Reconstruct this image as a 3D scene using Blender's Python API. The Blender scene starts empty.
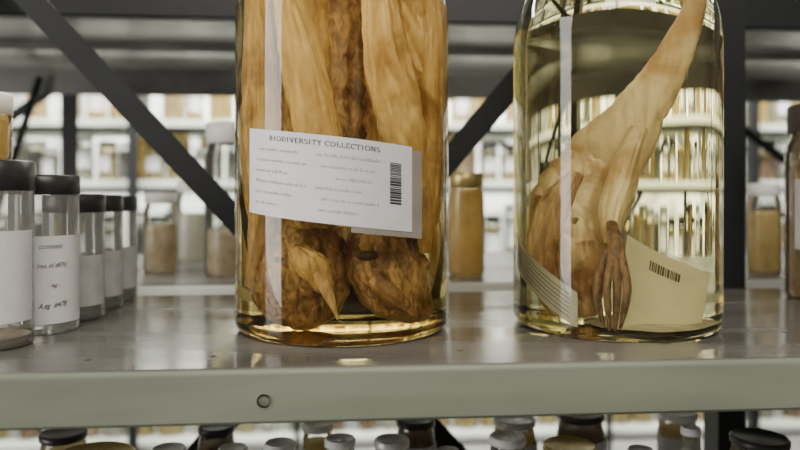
import bpy, bmesh, math, random
from mathutils import Vector, Matrix, noise
random.seed(7)
SC = bpy.context.scene
COL = SC.collection
D2R = math.pi/180

# ---------------------------------------------------------------- materials
def nt(name):
    m = bpy.data.materials.new(name); m.use_nodes = True
    t = m.node_tree; t.nodes.clear()
    o = t.nodes.new('ShaderNodeOutputMaterial')
    return m, t, o
def principled(name, col, rough=0.5, metal=0.0, var=0.0, scale=(20,20,20), col2=None, bump=0.0, spec=0.5, ramp=(0.35,0.65), detail=4, bdist=0.002, rvar=0.0, dist=0.0, patchy=None, transl=0.0):
    m, t, o = nt(name)
    p = t.nodes.new('ShaderNodeBsdfPrincipled')
    p.inputs['Base Color'].default_value = (*col,1)
    p.inputs['Roughness'].default_value = rough
    p.inputs['Metallic'].default_value = metal
    p.inputs['Specular IOR Level'].default_value = spec
    tc = t.nodes.new('ShaderNodeTexCoord'); mp = t.nodes.new('ShaderNodeMapping')
    mp.inputs['Scale'].default_value = scale
    t.links.new(tc.outputs['Object'], mp.inputs[0])
    n = t.nodes.new('ShaderNodeTexNoise'); n.inputs['Scale'].default_value = 1.0; n.inputs['Detail'].default_value = detail
    n.inputs['Distortion'].default_value = dist
    t.links.new(mp.outputs[0], n.inputs['Vector'])
    r = t.nodes.new('ShaderNodeValToRGB')
    c2 = col2 if col2 else tuple(c*(1-var) for c in col)
    r.color_ramp.elements[0].position = ramp[0]; r.color_ramp.elements[1].position = ramp[1]
    r.color_ramp.elements[0].color = (*c2,1); r.color_ramp.elements[1].color = (*col,1)
    t.links.new(n.outputs['Fac'], r.inputs[0])
    out=r.outputs[0]
    if patchy:   # (scale, colour, lo, hi) large blotches of pigment
        n2=t.nodes.new('ShaderNodeTexNoise'); n2.inputs['Scale'].default_value=patchy[0]; n2.inputs['Detail'].default_value=5; n2.inputs['Distortion'].default_value=0.7
        t.links.new(tc.outputs['Object'], n2.inputs['Vector'])
        r2=t.nodes.new('ShaderNodeValToRGB'); r2.color_ramp.elements[0].position=patchy[2]; r2.color_ramp.elements[1].position=patchy[3]
        r2.color_ramp.elements[0].color=(*patchy[1],1); r2.color_ramp.elements[1].color=(1,1,1,1)
        t.links.new(n2.outputs['Fac'], r2.inputs[0])
        mm=t.nodes.new('ShaderNodeMix'); mm.data_type='RGBA'; mm.blend_type='MULTIPLY'; mm.inputs[0].default_value=1.0
        t.links.new(out, mm.inputs[6]); t.links.new(r2.outputs[0], mm.inputs[7]); out=mm.outputs[2]
    t.links.new(out, p.inputs['Base Color'])
    if transl>0:
        tr=t.nodes.new('ShaderNodeBsdfTranslucent'); t.links.new(out,tr.inputs[0])
        ms=t.nodes.new('ShaderNodeMixShader'); ms.inputs[0].default_value=transl
        t.links.new(p.outputs[0],ms.inputs[1]); t.links.new(tr.outputs[0],ms.inputs[2]); t.links.new(ms.outputs[0],o.inputs[0])
    else: t.links.new(p.outputs[0], o.inputs[0])
    if rvar>0:
        mr=t.nodes.new('ShaderNodeMapRange'); mr.inputs[1].default_value=0.3; mr.inputs[2].default_value=0.7
        mr.inputs[3].default_value=rough-rvar; mr.inputs[4].default_value=rough+rvar
        t.links.new(n.outputs['Fac'], mr.inputs[0]); t.links.new(mr.outputs[0], p.inputs['Roughness'])
    if bump>0:
        b = t.nodes.new('ShaderNodeBump'); b.inputs['Strength'].default_value = bump; b.inputs['Distance'].default_value = bdist
        t.links.new(n.outputs['Fac'], b.inputs['Height']); t.links.new(b.outputs[0], p.inputs['Normal'])
    return m
def glass(name, ior, col=(1,1,1), rough=0.0):
    m, t, o = nt(name)
    g = t.nodes.new('ShaderNodeBsdfGlass'); g.inputs['IOR'].default_value = ior
    g.inputs['Color'].default_value = (*col,1); g.inputs['Roughness'].default_value = rough
    t.links.new(g.outputs[0], o.inputs[0]); return m
def thin_glass(name, col=(0.9,0.9,0.88), gl=(1,1,1), rough=0.04, haze=0.0):
    m, t, o = nt(name)
    a = t.nodes.new('ShaderNodeBsdfTransparent'); a.inputs[0].default_value = (*col,1)
    g = t.nodes.new('ShaderNodeBsdfGlossy'); g.inputs['Color'].default_value=(*gl,1); g.inputs['Roughness'].default_value=rough
    f = t.nodes.new('ShaderNodeFresnel'); f.inputs[0].default_value=1.45
    mx = t.nodes.new('ShaderNodeMixShader')
    t.links.new(f.outputs[0], mx.inputs[0]); t.links.new(a.outputs[0], mx.inputs[1]); t.links.new(g.outputs[0], mx.inputs[2])
    d = t.nodes.new('ShaderNodeBsdfDiffuse'); d.inputs[0].default_value=(0.7,0.7,0.66,1)
    m2 = t.nodes.new('ShaderNodeMixShader'); m2.inputs[0].default_value = haze
    t.links.new(mx.outputs[0], m2.inputs[1]); t.links.new(d.outputs[0], m2.inputs[2])
    t.links.new(m2.outputs[0], o.inputs[0]); return m

M_shelf = principled('shelf_paint', (0.195,0.190,0.166), 0.19, var=0.40, scale=(5,26,9), bump=0.05, rvar=0.08, detail=7, ramp=(0.3,0.7))
M_lip = principled('lip_paint', (0.245,0.275,0.21), 0.42, var=0.22, scale=(7,10,40), bump=0.03, detail=6)
M_dark = principled('dark_steel_and_lip_shade', (0.010,0.012,0.014), 0.5, var=0.3, scale=(15,15,15))
M_greysh = principled('grey_shelf_paint', (0.38,0.38,0.36), 0.25, var=0.75, scale=(3,8,5), detail=5)
M_farsh = principled('far_shelf_paint', (0.72,0.75,0.68), 0.5, var=0.1)
M_paper = principled('white_paper', (0.78,0.77,0.79), 0.7, var=0.07, scale=(60,60,60))
M_paperG = principled('frosted_label', (0.50,0.51,0.50), 0.6, var=0.2, scale=(60,60,60))
M_paper2 = principled('aged_paper', (0.34,0.30,0.25), 0.7, var=0.15, scale=(60,60,60))
M_paperY = principled('yellowed_paper', (0.92,0.88,0.68), 0.7, var=0.10, scale=(60,60,60))
M_ink = principled('ink', (0.03,0.03,0.04), 0.7)
M_inkb = principled('barcode_ink', (0.10,0.09,0.07), 0.7)
M_inkt = principled('title_ink', (0.04,0.04,0.045), 0.7)
M_inkg = principled('faded_ink', (0.46,0.45,0.47), 0.8)
M_inkr = principled('ruling_ink', (0.22,0.21,0.20), 0.8)
M_black = principled('black_plastic', (0.026,0.026,0.027), 0.38)
M_white = principled('white_plastic', (0.85,0.85,0.82), 0.4)
M_silver = principled('tin_lid', (0.65,0.65,0.62), 0.35, metal=0.3)
M_gold = principled('brass_lid', (0.65,0.5,0.2), 0.35, metal=0.7)
M_feather = principled('tan_feathers', (0.96,0.78,0.46), 0.35, col2=(0.60,0.40,0.20), scale=(120,120,26), bump=0.3, ramp=(0.34,0.62), bdist=0.002, detail=9, dist=1.2, spec=0.9, patchy=(26,(0.46,0.33,0.23),0.36,0.54))
M_feather2 = principled('dark_feathers', (0.70,0.49,0.29), 0.4, col2=(0.27,0.16,0.09), scale=(210,210,90), bump=0.7, ramp=(0.37,0.63), bdist=0.0015, detail=9, dist=1.0, spec=0.9, patchy=(36,(0.42,0.30,0.22),0.38,0.55))
M_pale = principled('pale_skin', (0.98,0.81,0.52), 0.35, col2=(0.74,0.53,0.29), scale=(90,90,16), bump=0.25, ramp=(0.33,0.62), detail=9, dist=0.8, spec=0.9, patchy=(22,(0.68,0.53,0.38),0.36,0.54))
M_rust = principled('rusty_feathers', (0.84,0.60,0.34), 0.4, col2=(0.42,0.25,0.13), scale=(140,140,20), bump=0.4, ramp=(0.36,0.62), bdist=0.002, detail=9, dist=1.0, patchy=(32,(0.5,0.36,0.26),0.38,0.54))
M_foot = principled('foot_skin', (0.42,0.26,0.16), 0.4, col2=(0.17,0.095,0.06), scale=(260,260,120), bump=0.4, detail=6)
M_wedge = principled('beak_horn', (0.95,0.82,0.60), 0.4, col2=(0.62,0.44,0.27), scale=(170,170,60), bump=0.3, ramp=(0.36,0.55))
M_socket = principled('eye_socket', (0.11,0.065,0.042), 0.5, var=0.4, scale=(200,200,200))
M_sed = principled('sediment', (0.85,0.82,0.70), 0.8, var=0.3, scale=(80,80,80))
M_glass = glass('jar_glass', 1.5, (0.985,0.99,0.975))
M_liqA = glass('amber_fluid', 1.36/1.5, (0.965,0.85,0.55))
M_liqAtop = glass('amber_fluid_surface', 1.36, (0.965,0.85,0.55))
M_liqB = glass('straw_fluid', 1.36/1.5, (0.985,0.95,0.74))
M_liqBtop = glass('straw_fluid_surface', 1.36, (0.985,0.95,0.74))
M_thin = thin_glass('thin_clear_plastic', (0.86,0.87,0.85), haze=0.14)
M_thinfar = thin_glass('thin_clear_glass', (0.93,0.95,0.92), haze=0.04)
M_thinamb = thin_glass('thin_amber_glass', (0.98,0.93,0.76), haze=0.06)

# ---------------------------------------------------------------- mesh helpers
def obj(name, verts, faces, mat, parent=None, smooth=True, loc=(0,0,0), mi=None):
    me = bpy.data.meshes.new(name); me.from_pydata([tuple(v) for v in verts], [], faces); me.update()
    mats = mat if isinstance(mat,(list,tuple)) else [mat]
    for m in mats: me.materials.append(m)
    for i,p in enumerate(me.polygons):
        p.use_smooth = smooth
        if mi: p.material_index = mi[i]
    o = bpy.data.objects.new(name, me); COL.objects.link(o); o.location = loc
    if parent: o.parent = parent
    return o
def empty(name, loc, label, cat, rotz=0, group=None):
    e = bpy.data.objects.new(name, None); e.empty_display_size=0.02; COL.objects.link(e)
    e.location = loc; e.rotation_euler=(0,0,rotz)
    e['label']=label; e['category']=cat
    if group: e['group']=group
    return e
def box(name, c, s, mat, parent=None, bev=0.0, rot=None):
    bm = bmesh.new(); bmesh.ops.create_cube(bm, size=1)
    for v in bm.verts: v.co = Vector((v.co.x*s[0], v.co.y*s[1], v.co.z*s[2]))
    if bev>0: bmesh.ops.bevel(bm, geom=bm.edges[:]+bm.verts[:], offset=bev, segments=2, affect='EDGES')
    me = bpy.data.meshes.new(name); bm.to_mesh(me); bm.free(); me.materials.append(mat)
    o = bpy.data.objects.new(name, me); COL.objects.link(o); o.location = c
    if rot: o.rotation_euler = rot
    if parent: o.parent = parent
    return o
def lathe(name, prof, mat, parent=None, seg=64, loc=(0,0,0), mi=None, smooth=True):
    vs=[]; fs=[]; fm=[]; rings=[]
    for (r,z) in prof:
        if r<1e-6: rings.append([len(vs)]); vs.append((0,0,z))
        else:
            rings.append(list(range(len(vs),len(vs)+seg)))
            for i in range(seg):
                a=2*math.pi*i/seg; vs.append((r*math.cos(a), r*math.sin(a), z))
    for k in range(len(prof)-1):
        A,B=rings[k],rings[k+1]
        m = mi[k] if mi else 0
        for i in range(seg):
            j=(i+1)%seg
            if len(A)==1 and len(B)==1: break
            if len(A)==1: fs.append((A[0],B[j],B[i]))
            elif len(B)==1: fs.append((A[i],A[j],B[0]))
            else: fs.append((A[i],A[j],B[j],B[i]))
            fm.append(m)
    return obj(name, vs, fs, mat, parent, smooth, loc, fm if mi else None)
def arc(cx,cz,r,a0,a1,n):
    return [(cx+r*math.cos((a0+(a1-a0)*i/n)*D2R), cz+r*math.sin((a0+(a1-a0)*i/n)*D2R)) for i in range(n+1)]
def cr(p0,p1,p2,p3,t):
    return [0.5*((2*b)+(-a+c)*t+(2*a-5*b+4*c-d)*t*t+(-a+3*b-3*c+d)*t**3) for a,b,c,d in zip(p0,p1,p2,p3)]
def tube_data(pts, seg=40, sub=10, amp=0.08, k1=3.0, crease=0.0, seed=0.0, ref=(0,1,0), cz=14, fuzz=0.0, wr=0.0):
    P=[]
    n=len(pts)
    for i in range(n-1):
        p0=pts[max(i-1,0)];p1=pts[i];p2=pts[i+1];p3=pts[min(i+2,n-1)]
        for k in range(sub): P.append(cr(p0,p1,p2,p3,k/sub))
    P.append(list(pts[-1]))
    vs=[];fs=[]
    R=Vector(ref)
    for i,p in enumerate(P):
        a=Vector(P[max(i-1,0)][:3]); b=Vector(P[min(i+1,len(P)-1)][:3]); T=(b-a).normalized()
        S=T.cross(R).normalized(); Dp=S.cross(T).normalized()
        c=Vector(p[:3])
        for j in range(seg):
            t=2*math.pi*j/seg; ct,st=math.cos(t),math.sin(t)
            q=c+S*p[3]*ct+Dp*p[4]*st
            sd=Vector((seed,seed*2.3,seed*1.7))
            f=1+amp*noise.noise(Vector((ct*k1,st*k1,i/len(P)*4))+sd)+amp*0.5*noise.noise(Vector((ct*k1*3,st*k1*3,i/len(P)*5))+sd)
            if crease>0:
                w=noise.noise(Vector((q.x*70,q.y*70,q.z*cz))+sd)
                rg=max(0,1-abs(w)*4.0)
                f-=crease*rg
            if wr>0:   # slanting folds
                w=noise.noise(Vector(((q.x+q.z*0.5)*75,q.y*50,(q.z-q.x*0.5)*14))+sd*1.3)
                f-=wr*max(0,1-abs(w)*3.0)**2
            if fuzz>0:
                f+=fuzz*noise.noise(q*140+sd)+fuzz*0.7*noise.noise(q*320+sd)
            vs.append(c+S*max(p[3],1e-4)*ct*f+Dp*max(p[4],1e-4)*st*f)
    m=len(P)
    for i in range(m-1):
        for j in range(seg):
            j2=(j+1)%seg
            fs.append((i*seg+j,i*seg+j2,(i+1)*seg+j2,(i+1)*seg+j))
    a=len(vs); vs.append(Vector(P[0][:3])); b=len(vs); vs.append(Vector(P[-1][:3]))
    for j in range(seg):
        j2=(j+1)%seg
        fs.append((a,j2,j)); fs.append((b,(m-1)*seg+j,(m-1)*seg+j2))
    return vs,fs
def tube(name, pts, mat, parent=None, **k):
    v,f=tube_data(pts,**k); return obj(name,v,f,mat,parent)

class Wrap:
    def __init__(s,R,u0=0,v0=0,slope=0.0): s.R=R;s.u0=u0;s.v0=v0;s.sl=slope
    def __call__(s,u,v,off=0.0):
        th=(s.u0+u)/s.R
        R=s.R+off
        return (R*math.sin(th), -R*math.cos(th), s.v0+v+s.sl*u)
class Sheet:
    def __init__(s,bl,br,tr,tl,bend=0.0,w=0.06,h=0.04):
        s.c=[Vector(x) for x in (bl,br,tr,tl)]; s.b=bend; s.w=w; s.h=h
        s.n=(s.c[1]-s.c[0]).cross(s.c[3]-s.c[0]).normalized()
    def __call__(s,u,v,off=0.0):
        a,b=u/s.w,v/s.h
        p=(s.c[0]*(1-a)+s.c[1]*a)*(1-b)+(s.c[3]*(1-a)+s.c[2]*a)*b
        return tuple(p+s.n*(off+s.b*4*a*(1-a)))
def patch(w,u0,u1,v0,v1,off=0.0,vs=None,fs=None,step=0.002,nv=1,skew=0.0):
    vs=[] if vs is None else vs; fs=[] if fs is None else fs
    n=max(1,int(abs(u1-u0)/step)); b=len(vs)
    for i in range(n+1):
        u=u0+(u1-u0)*i/n
        for k in range(nv+1): vs.append(w(u,v0+(v1-v0)*k/nv+skew*u,off))
    for i in range(n):
        for k in range(nv):
            a=b+i*(nv+1)+k
            fs.append((a,a+nv+1,a+nv+2,a+1))
    return vs,fs
def text_mesh(txt,size,shear=0.0,bold=0.0):
    c=bpy.data.curves.new('txt','FONT'); c.body=txt; c.size=size; c.shear=shear; c.offset=bold
    o=bpy.data.objects.new('txt',c); COL.objects.link(o)
    dg=bpy.context.evaluated_depsgraph_get(); e=o.evaluated_get(dg); me=e.to_mesh()
    v=[tuple(x.co) for x in me.vertices]; f=[tuple(p.vertices) for p in me.polygons]
    e.to_mesh_clear(); bpy.data.objects.remove(o); bpy.data.curves.remove(c)
    return v,f
def add_text(w,txt,size,u,v,off,vs,fs,width=None,shear=0.0,bold=0.0,tilt=0.0):
    tv,tf=text_mesh(txt,size,shear,bold); b=len(vs)
    mx=max(p[0] for p in tv); s=(width/mx) if width else 1
    for p in tv: vs.append(w(u+p[0]*s,v+p[1]+p[0]*s*tilt,off))
    for f in tf: fs.append(tuple(i+b for i in f))
# drawn serif capitals: (advance, polylines, serif centres)
def ell(cx,cy,rx,ry,a0,a1,n=14):
    return [(cx+rx*math.cos((a0+(a1-a0)*i/n)*D2R),cy+ry*math.sin((a0+(a1-a0)*i/n)*D2R)) for i in range(n+1)]
GL={
'I':(0.56,[[(.25,0),(.25,1)]],[(.25,0),(.25,1)]),
'B':(0.84,[[(.2,0),(.2,1)],[(.2,.96)]+ell(.38,.74,.22,.22,90,-90)+[(.2,.52)],[(.2,.50)]+ell(.40,.27,.25,.23,90,-90)+[(.2,.04)]],[(.16,0),(.16,1)]),
'O':(0.96,[ell(.48,.5,.35,.47,0,360,24)],[]),
'D':(0.88,[[(.2,0),(.2,1)],[(.2,.96)]+ell(.34,.5,.38,.46,90,-90,18)+[(.2,.04)]],[(.16,0),(.16,1)]),
'V':(0.84,[[(.12,1),(.42,0)],[(.42,0),(.70,1)]],[(.12,1),(.70,1)]),
'E':(0.74,[[(.2,0),(.2,1)],[(.2,.96),(.60,.96)],[(.60,1),(.60,.80)],[(.2,.5),(.50,.5)],[(.2,.04),(.62,.04)],[(.62,0),(.62,.22)]],[(.16,0),(.16,1)]),
'R':(0.82,[[(.2,0),(.2,1)],[(.2,.96)]+ell(.38,.74,.23,.22,90,-90)+[(.2,.52)],[(.40,.50),(.70,.0)]],[(.2,0),(.16,1),(.72,0)]),
'S':(0.68,[ell(.34,.735,.21,.235,30,270,14)+ell(.34,.255,.23,.245,90,-150,14)],[]),
'T':(0.74,[[(.36,0),(.36,1)],[(.06,.96),(.66,.96)],[(.07,1),(.07,.78)],[(.65,1),(.65,.78)]],[(.36,0)]),
'Y':(0.82,[[(.12,1),(.40,.48)],[(.40,.48),(.68,1)],[(.40,.5),(.40,0)]],[(.12,1),(.68,1),(.40,0)]),
'C':(0.82,[ell(.43,.5,.33,.47,45,315,22),[(.68,.98),(.68,.74)]],[]),
'L':(0.70,[[(.2,0),(.2,1)],[(.2,.04),(.58,.04)],[(.59,0),(.59,.26)]],[(.2,0),(.2,1)]),
'N':(0.88,[[(.18,0),(.18,1)],[(.18,1),(.68,0)],[(.68,0),(.68,1)]],[(.18,0),(.14,1),(.68,1)]),
' ':(0.40,[],[])}
def serif_text(w,txt,h,u,v,off,vs,fs,width):
    tot=sum(GL[c][0] for c in txt); s=width/tot; x=0
    for c in txt:
        adv,pl,sf=GL[c]
        for P in pl:
            for (a,b) in zip(P[:-1],P[1:]):
                dx,dy=b[0]-a[0],b[1]-a[1]; L=math.hypot(dx,dy)
                if L<1e-6: continue
                wd=0.032+0.040*abs(dy)/L
                nx,ny=-dy/L*wd,dx/L*wd
                q=[(a[0]+nx,a[1]+ny),(a[0]-nx,a[1]-ny),(b[0]-nx,b[1]-ny),(b[0]+nx,b[1]+ny)]
                k=len(vs)
                for (px,py) in q: vs.append(w(u+(x+px)*s,v+py*h,off))
                fs.append((k,k+1,k+2,k+3))
        for (sx,sy) in sf:
            k=len(vs); yy=sy-0.05 if sy>0.5 else 0
            for (px,py) in ((sx-.11,yy),(sx+.11,yy),(sx+.11,yy+.05),(sx-.11,yy+.05)): vs.append(w(u+(x+px)*s,v+py*h,off))
            fs.append((k,k+1,k+2,k+3))
        x+=adv
def scribble_rows(w,u0,u1,v,h,off,vs,fs,rng):
    u=u0
    while u<u1:
        l=rng.uniform(0.0004,0.0011)
        hh=h*rng.choice([.6,.65,1,.62]); patch(w,u,min(u+l,u1),v,v+hh,off,vs,fs)
        u+=l+rng.choice([0.0004,0.0004,0.0005,0.0014])

# ---------------------------------------------------------------- room
def structure(o): o['kind']='structure'; return o
structure(box('floor',(0.3,1.0,-1.225),(7,6,0.05),principled('floor_concrete',(0.3,0.29,0.27),0.6,var=0.2,scale=(3,3,3))))
structure(box('wall_back',(0.3,3.6,0.15),(7,0.05,2.7),principled('wall_paint',(0.85,0.86,0.81),0.7,var=0.6,scale=(4,4,7),detail=1)))

# ---------------------------------------------------------------- near rack
rack = empty('storage_rack',(0,0.74,-1.2),'grey steel storage rack with dark posts and crossed back braces','shelving rack')
RL=Vector((0,0.74,-1.2))
def loc(x,y,z): return tuple(Vector((x,y,z))-RL)
YF,YB=0.424,0.728
def make_shelf(name,x0,x1,yf,yb,z,lip,mats,parent,base,hole=None,r=0.004,t=0.0015):
    outer=[(yb,-lip),(yb,0)]+[(yf+r - r*math.sin(a*D2R), -r+r*math.cos(a*D2R)) for a in range(0,91,15)]+[(yf,-lip+0.002),(yf+0.002,-lip),(yf+0.018,-lip)]
    inner=[]
    n=len(outer)
    for i,(y,zz) in enumerate(outer):
        a=Vector(outer[max(i-1,0)]); b=Vector(outer[min(i+1,n-1)]); d=(b-a).normalized()
        nn=Vector((-d.y,d.x))
        inner.append((y+nn.x*t, zz+nn.y*t))
    loop=outer+inner[::-1]
    vs=[];fs=[];mi=[]
    for x in (x0,x1):
        for (y,zz) in loop: vs.append((x-base[0],y-base[1],z+zz-base[2]))
    m=len(loop)
    for i in range(m):
        j=(i+1)%m; fs.append((i,j,m+j,m+i))
        mi.append(1 if (i>=4 and i<n) else 0)
    for i in range(n-1):
        fs.append((i,m-1-i,m-2-i,i+1)); mi.append(0)
        fs.append((m+i,m+i+1,2*m-2-i,2*m-1-i)); mi.append(0)
    o=obj(name,vs,fs,mats,parent,False,(0,0,0),mi)
    bm=bmesh.new(); bm.from_mesh(o.data); bmesh.ops.recalc_face_normals(bm,faces=bm.faces); bm.to_mesh(o.data); bm.free()
    if hole:
        for (hx,hz,hr,ax,hy) in hole:
            bm=bmesh.new()
            rot=Matrix.Rotation(math.pi/2,4,'X') if ax=='y' else Matrix.Identity(4)
            bmesh.ops.create_cone(bm,cap_ends=True,segments=28,radius1=hr,radius2=hr,depth=0.012,
                matrix=Matrix.Translation((hx-base[0],hy-base[1],hz-base[2])) @ rot)
            cm=bpy.data.meshes.new('cut'); bm.to_mesh(cm); bm.free()
            co=bpy.data.objects.new('cut',cm); COL.objects.link(co); co.parent=parent
            md=o.modifiers.new('b','BOOLEAN'); md.object=co; md.operation='DIFFERENCE'; md.solver='EXACT'
            bpy.context.view_layer.update()
            dg=bpy.context.evaluated_depsgraph_get()
            nm=bpy.data.meshes.new_from_object(o.evaluated_get(dg)); o.modifiers.clear(); o.data=nm
            bpy.data.objects.remove(co)
    return o
HX=-0.0475; HZ=-0.0195
holes=[(HX,HZ,0.0046,'y',YF)]
for (hx,hy) in [(-0.083,0.458),(0.078,0.462),(-0.16,0.455),(0.33,0.50)]:
    holes.append((hx,0.0,0.0024,'z',hy))
make_shelf('shelf',-0.9,1.1,YF,YB,0.0,0.0335,[M_shelf,M_lip],rack,RL,holes)
make_shelf('shelf',-0.9,1.1,YF,YB,-0.34,0.0335,[M_shelf,M_lip],rack,RL)
def ringmesh(name,R,r,loc_,mat,parent,seg=32):
    vs=[];fs=[]
    for i in range(seg):
        a=2*math.pi*i/seg
        for j in range(8):
            b=2*math.pi*j/8
            rr=R+r*math.cos(b)
            vs.append((rr*math.cos(a), r*math.sin(b), rr*math.sin(a)))
    for i in range(seg):
        for j in range(8):
            fs.append((i*8+j,((i+1)%seg)*8+j,((i+1)%seg)*8+(j+1)%8,i*8+(j+1)%8))
    return obj(name,vs,fs,mat,parent,True,loc_)
ringmesh('hole_rim',0.0047,0.0004,loc(HX,YF,HZ),M_lip,rack)
bo=lathe('bolt',[(0,0.0045),(0.0034,0.0045),(0.0040,0.004),(0.0040,0),(0.007,0),(0.007,-0.003),(0,-0.003)],M_lip,rack,24,loc(HX,YF+0.0062,HZ)); bo.rotation_euler=(math.pi/2,0,0)
def angle_post(x,y,z0,z1,w,parent,base,flip=1,mat=M_dark):
    t=0.002
    L=[(0,0),(w,0),(w,t),(t,t),(t,w),(0,w)]
    vs=[];fs=[]
    for z in (z0,z1):
        for (a,b) in L: vs.append((x-w/2+a-base[0], y+b*flip-base[1], z-base[2]))
    for i in range(6):
        j=(i+1)%6; fs.append((i,j,6+j,6+i))
    fs.append((0,1,2,3)); fs.append((0,3,4,5)); fs.append((6,7,8,9)); fs.append((6,9,10,11))
    return obj('post',vs,fs,mat,parent,False)
for x in (-0.47,0.422): angle_post(x,0.732,-1.2,0.9,0.031,rack,RL)
angle_post(1.08,0.732,-1.2,0.9,0.031,rack,RL)
for x in (-0.88,1.08): angle_post(x,0.43,-1.2,-0.04,0.031,rack,RL)
def strap(x0,z0,x1,z1,y,w,parent,base,mat=M_dark,name='cross_brace'):
    L=math.hypot(x1-x0,z1-z0); a=math.atan2(z1-z0,x1-x0)
    return box(name,(((x0+x1)/2)-base[0],y-base[1],(z0+z1)/2-base[2]),(L,0.002,w),mat,parent,rot=(0,-a,0))
strap(-0.47,0.466,0.422,-0.506,0.741,0.025,rack,RL)
strap(-0.47,-0.54,0.422,0.50,0.745,0.025,rack,RL)

# ---------------------------------------------------------------- second rack (back to back)
B2=Vector((0,1.1,-1.2))
rack2=empty('storage_rack',tuple(B2),'dark steel rack with high grey shelf seen from underneath','shelving rack')
make_shelf('shelf',-1.6,1.8,0.80,1.46,0.345,0.045,[M_greysh,M_dark],rack2,B2)  # front lip is unlit; that shade is put into its near-black colour
make_shelf('shelf',-1.6,1.8,0.80,1.20,0.0,0.035,[M_greysh,M_farsh],rack2,B2)
box('stiffener',(0.1-B2.x,1.18-B2.y,0.337-B2.z),(3.3,0.05,0.012),M_greysh,rack2)
for x in (-0.555,0.74,-1.58,1.78): angle_post(x,1.47,-1.2,0.9,0.032,rack2,B2)
box('back_beam',(0.1-B2.x,1.475-B2.y,0.312-B2.z),(3.4,0.012,0.022),M_dark,rack2)
def rod(name,a,b,r,mat,parent):
    a=Vector(a);b=Vector(b)
    return tube(name,[(*a,r,r),(*((a+b)/2),r,r),(*b,r,r)],mat,parent,seg=12,sub=2,amp=0)
rod('side_brace',Vector((-0.60,1.44,0.33))-B2,Vector((-0.70,1.40,-0.05))-B2,0.007,M_dark,rack2)
strap(-1.58,-0.4,-0.555,0.34,1.48,0.02,rack2,B2,name='cross_brace')
strap(0.74,0.34,1.78,-0.4,1.48,0.02,rack2,B2,name='cross_brace')

# ---------------------------------------------------------------- large jars
def large_jar(locn,rot,R,zs,rn,H,zl,label,mats):
    j=empty('specimen_jar',locn,label,'jar',rot,'large specimen jars on the shelf')
    t=0.003; hr=0.0085
    outer=[(0,0.003),(R*0.55,0.0028),(R*0.80,0.0012),(R-hr-0.002,0.0)]+arc(R-hr,hr,hr,-80,0,8)+[(R,0.05),(R,zs*0.6),(R,zs)]
    sh=[]
    for i in range(1,25):
        f=i/24; sh.append((rn+(R-rn)*(0.5+0.5*math.cos(math.pi*f)) , zs+(H-0.035-zs)*f**0.9))
    outer+=sh
    outer+=[(rn,H-0.03),(rn+0.002,H-0.028),(rn,H-0.024),(rn,H)]
    ins=[(r-t,z-0.0008) for (r,z) in sh][::-1]
    up=[p for p in ins if p[1]>zl]; low=[p for p in ins if p[1]<=zl][::-1]
    if up and low: rl=(up[-1][0]+low[-1][0])/2
    else: rl=R-t
    glass_prof=outer+[(rn-t,H),(rn-t,H-0.035)]+up+[(rl,zl)]
    lathe('glass_body',glass_prof,M_glass,j,96)
    ib=[(0,0.0055),(R*0.5,0.0052),(R*0.8,0.0042)]+arc(R-t-0.008,0.0117,0.008,-80,0,8)+[(R-t,0.05),(R-t,zs)]+low+[(rl,zl)]
    prof=ib+[(rl*0.6,zl),(0,zl)]
    lathe('fluid',prof,[mats[0],mats[1]],j,96,mi=[0]*(len(ib)-1)+[1,1])
    lathe('lid',[(0,H+0.004),(rn+0.004,H+0.004),(rn+0.006,H+0.002),(rn+0.006,H-0.016),(rn+0.0035,H-0.016),(rn+0.0035,H+0.0008),(0,H+0.0008)],M_white,j,64)
    return j
RJ=0.083; RB=0.0800
JA=(-0.0006,0.553,0.0003); JB=(0.2165,0.5465,0.0003)
jarA=large_jar(JA,0,RJ,0.225,0.055,0.41,0.340,'tall glass jar of amber fluid with white printed label',[M_liqA,M_liqAtop])
jarB=large_jar(JB,-21.5*D2R,RB,0.220,0.054,0.345,0.300,'wide glass jar of pale straw fluid holding a bird',[M_liqB,M_liqBtop])
# settled residue on the floor of jar B
vs=[(0.022,-0.014,0.0098)];fs=[]
for k,(rr_,zz) in enumerate([(0.6,0.0094),(0.85,0.0082),(1.0,0.0063)]):
    for i in range(40):
        a=2*math.pi*i/40; q=rr_*(1+0.12*noise.noise(Vector((math.cos(a)*2,math.sin(a)*2,k))))
        vs.append((0.022+0.040*q*math.cos(a),-0.014+0.044*q*math.sin(a),zz))
for i in range(40): fs.append((0,1+i,1+(i+1)%40))
for k in range(2):
    for i in range(40): fs.append((1+k*40+i,1+(k+1)*40+i,1+(k+1)*40+(i+1)%40,1+k*40+(i+1)%40))
obj('sediment',vs,fs,M_sed,jarB)

# label on jar A
rng=random.Random(3)
wl=Wrap(RJ,u0=-0.0745,v0=0.0912,slope=-0.110)
v,f=patch(wl,0,0.1250,0,0.0590,0.0008)
lab=obj('label',v,f,M_paper,jarA); lab['label']='white printed paper label with barcode'
v,f=patch(wl,0.080,0.1350,-0.0040,0.0570,0.0004)
obj('backing_label',v,f,M_paper2,jarA)['label']='aged tan label showing beneath the white one'
vs=[];fs=[]
serif_text(wl,'BIODIVERSITY COLLECTIONS',0.0033,0.021,0.0520,0.0011,vs,fs,0.079)
obj('label_heading',vs,fs,M_inkt,lab,False)
vs=[];fs=[]
bz=0.018; rr=random.Random(5)
while bz<0.046:
    h=rr.choice([0.0005,0.0008,0.0013]); patch(wl,0.1070,0.1158,bz,bz+h,0.0011,vs,fs); bz+=h+rr.choice([0.0005,0.0007])
obj('barcode',vs,fs,M_ink,lab,False)
vs=[];fs=[]
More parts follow.
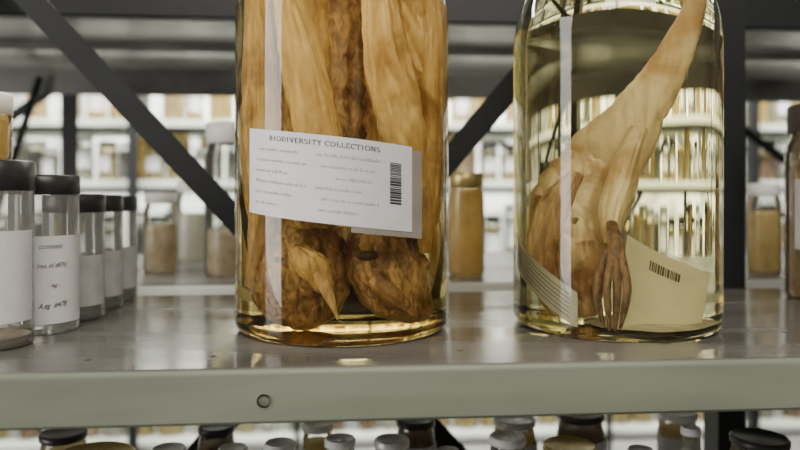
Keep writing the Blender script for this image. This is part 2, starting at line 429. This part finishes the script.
for k,(a,b,c,d) in enumerate([(0.012,0.044,0.056,0.100),(0.008,0.050,0.060,0.096),(0.008,0.036,0.070,0.095),(0.008,0.050,0.056,0.088),(0.008,0.040,0.060,0.100),(0.008,0.030,0.058,0.084)]):
    vv=0.0450-k*0.0074
    scribble_rows(wl,a,b,vv,0.0020,0.0011,vs,fs,rng)
    scribble_rows(wl,c,d,vv,0.0020,0.0011,vs,fs,rng)
obj('faded_print',vs,fs,M_inkg,lab,False)

# ---------------------------------------------------------------- specimens in jar A
def sphere_part(name,c,r,mat,parent,s=(1,1,1)):
    bm=bmesh.new(); bmesh.ops.create_uvsphere(bm,u_segments=24,v_segments=16,radius=r)
    for q in bm.verts: q.co=Vector((q.co.x*s[0],q.co.y*s[1],q.co.z*s[2]))
    me=bpy.data.meshes.new(name); bm.to_mesh(me); bm.free(); me.materials.append(mat)
    for p in me.polygons: p.use_smooth=True
    o=bpy.data.objects.new(name,me); COL.objects.link(o); o.location=c; o.parent=parent; return o
def two_tone(o,fn,mat):
    o.data.materials.append(mat)
    for p in o.data.polygons:
        if fn(p.center+Vector((0,0,0.026*noise.noise(p.center*70)))): p.material_index=1
b1=empty('preserved_bird',JA,'brown preserved bird packed head-down in amber fluid','bird specimen',0,'preserved birds in the amber jar')
o=tube('body',[(-.024,.004,.294,.014,.010),(-.028,.004,.255,.020,.016),(-.030,.003,.20,.024,.021),(-.033,.0,.14,.027,.024),(-.032,-.004,.10,.025,.022),(-.030,-.013,.078,.027,.024),(-.028,-.020,.054,.031,.028),(-.025,-.021,.034,.030,.028),(-.018,-.023,.020,.023,.021),(-.012,-.025,.0100,.010,.010)],M_feather,b1,amp=0.16,k1=1.4,crease=0.02,wr=0.08,seed=2,seg=170,sub=30,fuzz=0.05)
two_tone(o,lambda c:c.z<0.076,M_feather2)
tube('wing',[(-.050,-.004,.285,.006,.006),(-.052,-.018,.21,.012,.008),(-.052,-.025,.15,.015,.010),(-.048,-.030,.10,.014,.010),(-.052,-.031,.066,.011,.008),(-.060,-.022,.036,.004,.004)],M_feather,b1,amp=0.14,crease=0.03,wr=0.08,seed=5,seg=80,sub=26,fuzz=0.05)
tube('wing',[(-.038,-.014,.285,.006,.004),(-.028,-.025,.22,.012,.006),(-.018,-.030,.165,.015,.008),(-.010,-.034,.12,.013,.008),(-.012,-.038,.088,.007,.005)],M_pale,b1,amp=0.14,crease=0.03,wr=0.08,seed=6,seg=80,sub=26,fuzz=0.05)
tube('tail',[(-.006,.016,.290,.018,.008),(-.004,.014,.22,.021,.010),(-.005,.008,.15,.021,.011),(-.009,.002,.10,.016,.011),(-.014,.0,.075,.008,.008)],M_feather2,b1,amp=0.12,crease=0.02,wr=0.05,seed=8,seg=80,sub=22,fuzz=0.02)
tube('face_feathers',[(-.030,-.046,.066,.006,.003),(-.022,-.0500,.056,.010,.003),(-.014,-.0510,.044,.008,.003),(-.008,-.0500,.034,.003,.002)],M_feather,b1,amp=0.30,crease=0.08,wr=0.2,seg=50,sub=16,seed=9,fuzz=0.15)
tube('beak',[(-.018,-.0500,.050,.0030,.003),(-.013,-.0535,.042,.0044,.0026),(-.008,-.0545,.031,.0030,.0022),(-.003,-.0530,.0165,.0007,.0007)],M_wedge,b1,amp=0.20,crease=0.06,seg=30,fuzz=0.06)
sphere_part('eye_socket',(-.039,-.0425,.057),.0042,M_socket,b1,(1.4,.7,.6))
b2=empty('preserved_bird',JA,'tan preserved bird packed head-down with dark head','bird specimen',0,'preserved birds in the amber jar')
o=tube('body',[(.036,.002,.294,.016,.012),(.038,.0,.25,.024,.021),(.040,-.002,.18,.027,.025),(.040,-.004,.12,.025,.024),(.036,-.010,.092,.023,.022),(.027,-.017,.072,.023,.023),(.026,-.023,.052,.026,.024),(.033,-.024,.034,.026,.023),(.044,-.022,.022,.017,.016),(.054,-.018,.014,.006,.007)],M_feather,b2,amp=0.14,k1=1.4,crease=0.02,wr=0.08,seed=12,seg=170,sub=30,fuzz=0.05)
two_tone(o,lambda c:c.z<0.074,M_feather2)
tube('wing',[(.056,-.012,.285,.006,.006),(.059,-.018,.21,.011,.008),(.058,-.024,.15,.012,.008),(.054,-.030,.10,.011,.008),(.054,-.032,.060,.005,.005)],M_feather,b2,amp=0.14,crease=0.03,wr=0.08,seed=15,seg=80,sub=26,fuzz=0.05)
tube('wing',[(.018,-.020,.285,.006,.005),(.024,-.026,.225,.013,.007),(.034,-.030,.17,.017,.008),(.044,-.032,.12,.013,.008),(.046,-.033,.080,.005,.005)],M_pale,b2,amp=0.12,crease=0.02,wr=0.08,seed=18,seg=80,sub=26,fuzz=0.05)
tube('beak',[(.020,-.046,.044,.006,.004),(.028,-.0495,.035,.007,.004),(.037,-.0475,.026,.006,.004),(.048,-.0400,.0145,.001,.001)],M_feather2,b2,amp=0.16,crease=0.06,seg=40,seed=4,fuzz=0.1)
sphere_part('eye_socket',(.0155,-.0450,.0600),.0052,M_socket,b2,(1.4,.7,.7))

# ---------------------------------------------------------------- specimen in jar B
rB=-21.5*D2R
b3=empty('preserved_bird',JB,'tan plucked bird with dangling brown foot in straw fluid','bird specimen',rB)
o=tube('body',[(.002,.004,.142,.020,.008),(-.012,.004,.117,.028,.012),(-.021,.002,.092,.029,.016),(-.023,-.002,.064,.024,.018),(-.020,-.006,.040,.017,.016),(-.017,-.010,.0095,.007,.009)],M_pale,b3,amp=0.10,k1=1.4,crease=0.02,wr=0.06,seed=22,seg=170,sub=30,fuzz=0.03)
two_tone(o,lambda c:c.z+c.x*1.6<0.036,M_rust)
tube('tail',[(.0475,.006,.262,.0008,.0008),(.043,.006,.244,.0060,.003),(.035,.005,.218,.0095,.0045),(.024,.004,.188,.0135,.006),(.011,.003,.162,.0175,.008),(-.002,.003,.138,.024,.009),(-.012,.003,.118,.023,.008)],M_pale,b3,amp=0.07,k1=2,crease=0.05,wr=0.04,seed=25,seg=100,sub=26,cz=5,fuzz=0.02)
tube('wing',[(-.022,-.014,.120,.005,.004),(-.038,-.020,.092,.011,.005),(-.047,-.024,.062,.012,.006),(-.046,-.028,.038,.010,.005),(-.038,-.034,.012,.003,.003)],M_rust,b3,amp=0.16,crease=0.10,wr=0.08,seed=28,seg=90,sub=24,fuzz=0.05,cz=6)
tube('wing',[(.014,-.006,.154,.005,.003),(.004,-.020,.118,.008,.005),(-.002,-.030,.088,.008,.005),(-.001,-.036,.068,.005,.004)],M_pale,b3,amp=0.12,crease=0.04,seed=31,seg=60,sub=22,fuzz=0.03)
foot=tube('foot',[(-.002,-.036,.082,.0034,.0035),(.000,-.046,.073,.0048,.0045),(.001,-.053,.065,.0060,.0045),(.000,-.057,.057,.0064,.0042),(-.001,-.058,.050,.0045,.003)],M_foot,b3,amp=0.10,crease=0.05,fuzz=0.03)
for k,(x0,x1,x2,zt) in enumerate([(-.0045,-.0118,-.0068,.0090),(-.0018,-.0048,-.0032,.0064),(.0012,.0018,.0004,.0064),(.0042,.0084,.0038,.0085)]):
    tube('toe',[(x0,-.055,.063,.0025,.0028),((x0+x1)/2-.0003,-.0605,.051,.0031,.0034),(x1,-.0640,.037,.0027,.0031),(x1*.6+x2*.4,-.0640,.023,.0024,.0027),(x2,-.0612,zt,.0009,.0009)],M_foot,foot,amp=0.12,crease=0.04,seg=28,sub=14,k1=2,seed=40+k)
inn=empty('specimen_tag',JB,'yellowed paper tag with barcode leaning inside the jar','paper tag',rB)
ws=Sheet((.001,-.051,.0085),(.055,-.034,.011),(.058,-.018,.045),(.008,-.032,.074),bend=-0.009,w=0.062,h=0.044)
v,f=patch(ws,0,0.062,0,0.044,0.0,nv=8)
p=obj('paper',v,f,M_paperY,inn)
vs=[];fs=[]; bz=0.020; rr=random.Random(9)
while bz<0.042:
    h=rr.choice([0.0006,0.0009,0.0014])
    patch(ws,bz,bz+h,0.034,0.0395,0.0005,vs,fs,skew=-0.10); patch(ws,bz,bz+h,0.034,0.0395,-0.0005,vs,fs,skew=-0.10); bz+=h+rr.choice([0.0005,0.0008])
obj('barcode',vs,fs,M_inkb,p,False)
inn2=empty('specimen_tag',JB,'white ruled paper tag resting at the jar base','paper tag',rB)
wj=Wrap(0.0730,u0=-0.091,v0=0.047,slope=-0.56)
v,f=patch(wj,0,0.066,-0.003,0.023,0.0)
for i,q in enumerate(v): v[i]=(q[0],q[1],max(q[2],0.0085))
p=obj('paper',v,f,M_paper,inn2)
vs=[];fs=[]
for k in range(6): patch(wj,0.003,0.060,0.0012+k*0.0033,0.0019+k*0.0033,0.0004,vs,fs)
obj('tag_print',vs,fs,M_inkr,p,False)

# ---------------------------------------------------------------- small jars
def small_jar(locn,R,H,label,glassm=M_thin,lidm=M_black,text=None,cont=None,lab=(0.012,0.6),az=0,group='small jars in a row on the shelf',seg=40,labmat=M_paper,name='specimen_jar',span=1.5,straight=False,lh=None):
    j=empty(name,locn,label,'jar',az,group)
    lh=lh or 0.016*H/0.12
    zt=H-lh
    if straight:
        prof=[(0,0.002),(R*0.8,0.001),(R*0.9,0.0)]+arc(R-0.003,0.003,0.003,-80,0,4)+[(R,zt-0.002),(R*0.985,zt-0.0005),(R*0.97,zt),(R*0.97,H-0.003)]
        rl=R*1.02; ri=R*0.975
    else:
        prof=[(0,0.002),(R*0.8,0.001),(R*0.9,0.0)]+arc(R-0.004,0.004,0.004,-80,0,4)+[(R,zt-0.014*H/.12),(R*0.97,zt-0.009*H/.12),(R*0.86,zt-0.003),(R*0.86,H-0.003)]
        rl=R*0.95; ri=R*0.87
    lathe('body',prof,glassm,j,seg)
    lathe('lid',[(0,H-.0006),(rl*0.9,H-.0006),(rl*0.92,H),(rl-0.0015,H),(rl,H-0.0015),(rl,zt),(rl-0.001,zt-0.0008),(ri,zt-0.0008)],lidm,j,seg)
    if lab:
        z0_,fr=lab
        w=Wrap(R+0.0004,u0=-R*span,v0=z0_)
        v,f=patch(w,0,2*R*span,0,(zt-0.014)*fr,0)
        l=obj('label',v,f,labmat,j)
        if text:
            vs=[];fs=[]; hh=(zt-0.014)*fr
            for (t,uu,vv,s,ti,wd) in text: add_text(w,t,s,R*span+uu,hh*vv,0.0004,vs,fs,shear=0.4,tilt=ti,width=wd)
            obj('handwriting',vs,fs,M_ink,l,False)
    if cont:
        m,h=cont
        lathe('contents',[(0,0.003),(R*0.86,0.003),(R*0.9,0.007),(R*0.9,h*H*0.9),(R*0.86,h*H),(0,h*H)],m,j,24)
    return j
M_tan=principled('tan_contents',(0.72,0.55,0.32),0.5,col2=(0.42,0.26,0.14),scale=(60,60,60))
M_greyc=principled('milky_contents',(0.50,0.51,0.48),0.4,var=0.25,scale=(40,40,40),transl=0.5)
M_yel=principled('straw_contents',(0.99,0.90,0.52),0.4,col2=(0.86,0.68,0.32),scale=(40,40,40),transl=0.6)
M_brn=principled('brown_contents',(0.55,0.34,0.18),0.5,var=0.5,scale=(40,40,40),transl=0.3)
M_pal=principled('pale_contents',(0.90,0.88,0.78),0.4,var=0.15,scale=(40,40,40),transl=0.5)
M_beige=principled('beige_contents',(0.97,0.90,0.72),0.4,col2=(0.72,0.56,0.38),scale=(50,50,50),transl=0.5)
txt=[('CCHSSSEE',-0.006,0.86,0.0036,0.0,0.017),('(mus. inf. #87N)',-0.007,0.64,0.0050,0.02,0.021),('- leg -',0.000,0.42,0.0040,0.0,0.009),('A.eg  #478',-0.006,0.18,0.0056,0.05,0.020)]
def camp(lat,dep,z=0.0003):
    a=4.6*D2R; return (lat*math.cos(a)+dep*math.sin(a), dep*math.cos(a)-lat*math.sin(a), z)
SJ=[(-0.2805,0.4815,0.0260,0.127),(-0.2715,0.5345,0.0245,0.118),(-0.2725,0.5855,0.0238,0.103),(-0.2770,0.6355,0.0238,0.102),(-0.2825,0.6855,0.0238,0.101)]
AZ=[0.3,0.46,0.75,0.75,0.75]
for i,(la,de,R,H) in enumerate(SJ):
    pc=camp(la,de)
    nm='clear plastic jar with black lid and handwritten label' if i<2 else 'small clear plastic jar with black screw lid'
    small_jar(pc,R,H,nm,text=(txt if i==1 else None),lab=(0.018,0.66) if i==0 else ((0.008,0.72) if i==1 else (0.012,0.55)),
              az=AZ[i],cont=(M_tan,0.06) if i==0 else ((M_greyc,0.25) if i>1 else None),straight=True,lh=0.020 if i==0 else 0.014,span=1.3 if i<2 else 0.9,labmat=M_paper if i<2 else M_paperG)
p0=camp(-0.292,0.4815)
small_jar((p0[0],p0[1],0.1276),0.0225,0.046,'small amber jar with cream lid stacked on another',M_thinamb,principled('cream_lid',(0.98,0.94,0.82),0.4),lab=None,cont=(M_yel,0.6),group='stacked small jars',straight=True,lh=0.014)
p1=camp(0.426,0.683)
small_jar(p1,0.045,0.19,'glass jar with beige specimen and dark lid',M_thinamb,principled('brown_lid',(0.10,0.075,0.06),0.5),lab=(0.05,0.45),cont=(M_beige,0.72),group='jar beside the large jars',az=-0.6,labmat=M_paper,span=0.9,lh=0.026)

# jars on the shelf directly behind
def px_jar(px,D,R,H,gm,lm,cm,hc,lab,label,labm=M_paper):
    la=(px-400)/700*D
    small_jar(camp(la,D,0.0003),R,H,label,gm,lm,lab=lab,cont=(cm,hc),group='jars on the shelf behind',seg=36,labmat=labm,span=0.8,az=-0.2)
BJ=[(230,0.875,0.031,0.190,M_thinfar,M_white,M_beige,0.30,None,'tall clear jar with pale lid and beige contents'),
    (161,0.900,0.0215,0.104,M_thinfar,M_white,M_beige,0.60,None,'small clear jar with white lid and beige contents'),
    (193,1.050,0.024,0.120,M_thinfar,M_white,M_pal,0.60,None,'small clear jar with white lid and pale contents'),
    (466,0.880,0.023,0.128,M_thinamb,M_gold,M_yel,0.85,None,'amber jar with brass lid and yellow contents'),
    (700,1.00,0.026,0.150,M_thinamb,M_black,M_yel,0.8,None,'amber jar with black lid and yellow contents'),
    (764,0.900,0.020,0.115,M_thinfar,M_white,M_yel,0.7,None,'small clear jar with white lid and yellow contents')]
for b in BJ: px_jar(*b)

# ---------------------------------------------------------------- lower shelf jars
pp=[(-0.205,0.59,0.036,0.230,M_gold,M_yel),(-0.300,0.60,0.026,0.222,M_white,M_pal),(-0.146,0.60,0.015,0.231,M_white,M_greyc),(-0.093,0.60,0.013,0.230,M_white,M_pal),(-0.054,0.60,0.014,0.233,M_white,M_pal),(-0.003,0.60,0.014,0.235,M_white,M_pal),(0.041,0.60,0.016,0.233,M_silver,M_yel),(0.090,0.60,0.011,0.222,M_white,M_yel),(0.142,0.60,0.017,0.233,M_white,M_pal),(0.197,0.60,0.024,0.224,M_gold,M_brn),(0.262,0.60,0.012,0.218,M_silver,M_greyc),(0.308,0.60,0.009,0.236,M_white,M_pal),(0.372,0.60,0.026,0.226,M_black,M_brn),(0.45,0.6,0.026,0.228,M_gold,M_brn),
    (-0.26,0.675,0.022,0.222,M_black,M_yel),(-0.12,0.675,0.018,0.224,M_black,M_brn),(-0.025,0.68,0.016,0.222,M_white,M_yel),(0.07,0.68,0.020,0.224,M_black,M_brn),(0.168,0.68,0.022,0.222,M_silver,M_yel),(0.235,0.68,0.024,0.226,M_black,M_brn),(0.335,0.68,0.020,0.224,M_white,M_yel)]
for (x,y,R,H,lm,cm) in pp:
    small_jar((x,y,-0.3397),R,H,'narrow glass specimen jar on the lower shelf',M_thinfar,lm,lab=(0.12,0.4),cont=(cm,0.92),group='jars on the lower shelf',seg=32,lh=0.006)

# ---------------------------------------------------------------- far rack
B3=Vector((0.3,2.4,-1.2))
rack3=empty('storage_rack',tuple(B3),'brightly lit pale rack filled with specimen jars','shelving rack')
ZS=[-0.65,-0.39,-0.127,0.135,0.318]
for z in ZS:
    make_shelf('shelf',-1.6,2.2,2.15,2.62,z,0.022,[M_farsh,M_farsh],rack3,B3)
    box('shelf_beam',(0.3-B3.x,2.17-B3.y,z-0.030-B3.z),(3.78,0.02,0.016),M_dark,rack3)
for x in (-1.59,-0.62,0.36,1.3,2.19):
    angle_post(x,2.63,-1.2,0.9,0.04,rack3,B3)
    if x in (-0.62,1.3): angle_post(x,2.12,-1.2,0.9,0.03,rack3,B3)
for x in (-1.1,-0.14,0.83,1.75): angle_post(x,2.13,-1.2,0.9,0.016,rack3,B3)
strap(-0.62,-0.3,0.36,0.5,2.66,0.03,rack3,B3); strap(0.36,0.5,1.3,-0.3,2.66,0.03,rack3,B3)
def proto(R,H,gm,lm,cm,hc,lab,labm): return dict(R=R,H=H,gm=gm,lm=lm,cm=cm,hc=hc,lab=lab,labm=labm)
KD=[proto(.032,.14,M_thinfar,M_white,M_pal,.75,(0.04,.5),M_paper),
    proto(.028,.12,M_thinfar,M_black,M_yel,.75,(0.03,.5),M_paper),
    proto(.038,.148,M_thinfar,M_gold,M_yel,.85,None,M_paper),
    proto(.024,.10,M_thinfar,M_white,M_pal,.8,(0.02,.6),M_paper),
    proto(.032,.14,M_thinamb,M_black,M_brn,.6,None,M_paper2),
    proto(.032,.13,M_thinamb,M_white,M_beige,.75,None,M_paper),
    proto(.020,.12,M_thinfar,M_white,M_greyc,.8,None,M_paper)]
protos={}
LB=['clear jar with white lid and pale contents','clear jar with black lid and straw fluid','large clear jar with brass lid and straw fluid','short clear jar with white lid','amber jar with black lid and brown specimen','amber jar with white lid and beige specimen','slim clear jar with white lid and milky contents']
rf=random.Random(23)
def far_jar(k,x,y,z,sc):
    a=rf.uniform(-.5,.5)
    if k not in protos:
        d=KD[k]
        j=small_jar((x,y,z),d['R'],d['H'],LB[k],d['gm'],d['lm'],lab=d['lab'],cont=(d['cm'],d['hc']),group='specimen jars on the far rack',seg=24,labmat=d['labm'],az=a,span=0.9)
        j.scale=(1,1,sc)
        protos[k]=j; return
    s=protos[k]; n=s.copy(); n.location=(x,y,z); n.rotation_euler=(0,0,a); n.scale=(1,1,sc); COL.objects.link(n)
    for c in s.children:
        cc=c.copy(); COL.objects.link(cc); cc.parent=n
for z in ZS:
    for row,y0 in enumerate((2.185,2.30)):
        if row and (z<-0.3 or z>0.3): continue
        x=-1.15+rf.uniform(0,.05)
        while x<1.50:
            k=rf.choice([0,1,1,2,2,3,4,5,6])
            R=KD[k]['R']
            far_jar(k,x+R,y0+0.042+rf.uniform(0.0,0.008),z+0.0005,(1.0 if z>0.1 else rf.uniform(1.1,1.4)))
            x+=2*R+rf.choice([0.004,0.008,0.015,0.04])+(0.04 if row else 0)

# ---------------------------------------------------------------- lights
def area(name,loc_,target,sx,sy,e,col):
    l=bpy.data.lights.new(name,'AREA'); l.shape='RECTANGLE'; l.size=sx; l.size_y=sy; l.energy=e; l.color=col
    o=bpy.data.objects.new(name,l); COL.objects.link(o); o.location=loc_
    d=Vector(target)-Vector(loc_); o.rotation_euler=d.to_track_quat('-Z','Y').to_euler(); return o
area('aisle_end_light',(-1.45,0.14,0.20),(0.1,0.5,0.1),0.56,1.6,25,(1,0.96,0.91))
area('front_aisle_lamp',(0.15,-0.75,1.25),(0.1,0.5,0.0),1.4,0.4,31,(1,0.93,0.83))
area('rear_aisle_lamp',(0.3,1.75,1.15),(0.3,2.3,-0.1),3.6,0.35,165,(1,0.99,0.91))
area('back_wall_lamp',(0.3,3.0,1.2),(0.3,3.5,0.0),3.6,0.25,220,(0.99,1,0.96))
w=bpy.data.worlds.new('w'); SC.world=w; w.use_nodes=True
w.node_tree.nodes['Background'].inputs[0].default_value=(1.0,0.96,0.90,1); w.node_tree.nodes['Background'].inputs[1].default_value=0.13

# ---------------------------------------------------------------- camera
cd=bpy.data.cameras.new('camera'); cam=bpy.data.objects.new('camera',cd); COL.objects.link(cam)
cam.location=(0,0,0.107); cam.rotation_euler=(math.pi/2,0,-4.6*D2R)
cd.sensor_width=36; cd.lens=31.5; cd.shift_y=-35/800; cd.clip_start=0.01
cd.dof.use_dof=True; cd.dof.focus_distance=0.50; cd.dof.aperture_fstop=4.2
SC.camera=cam
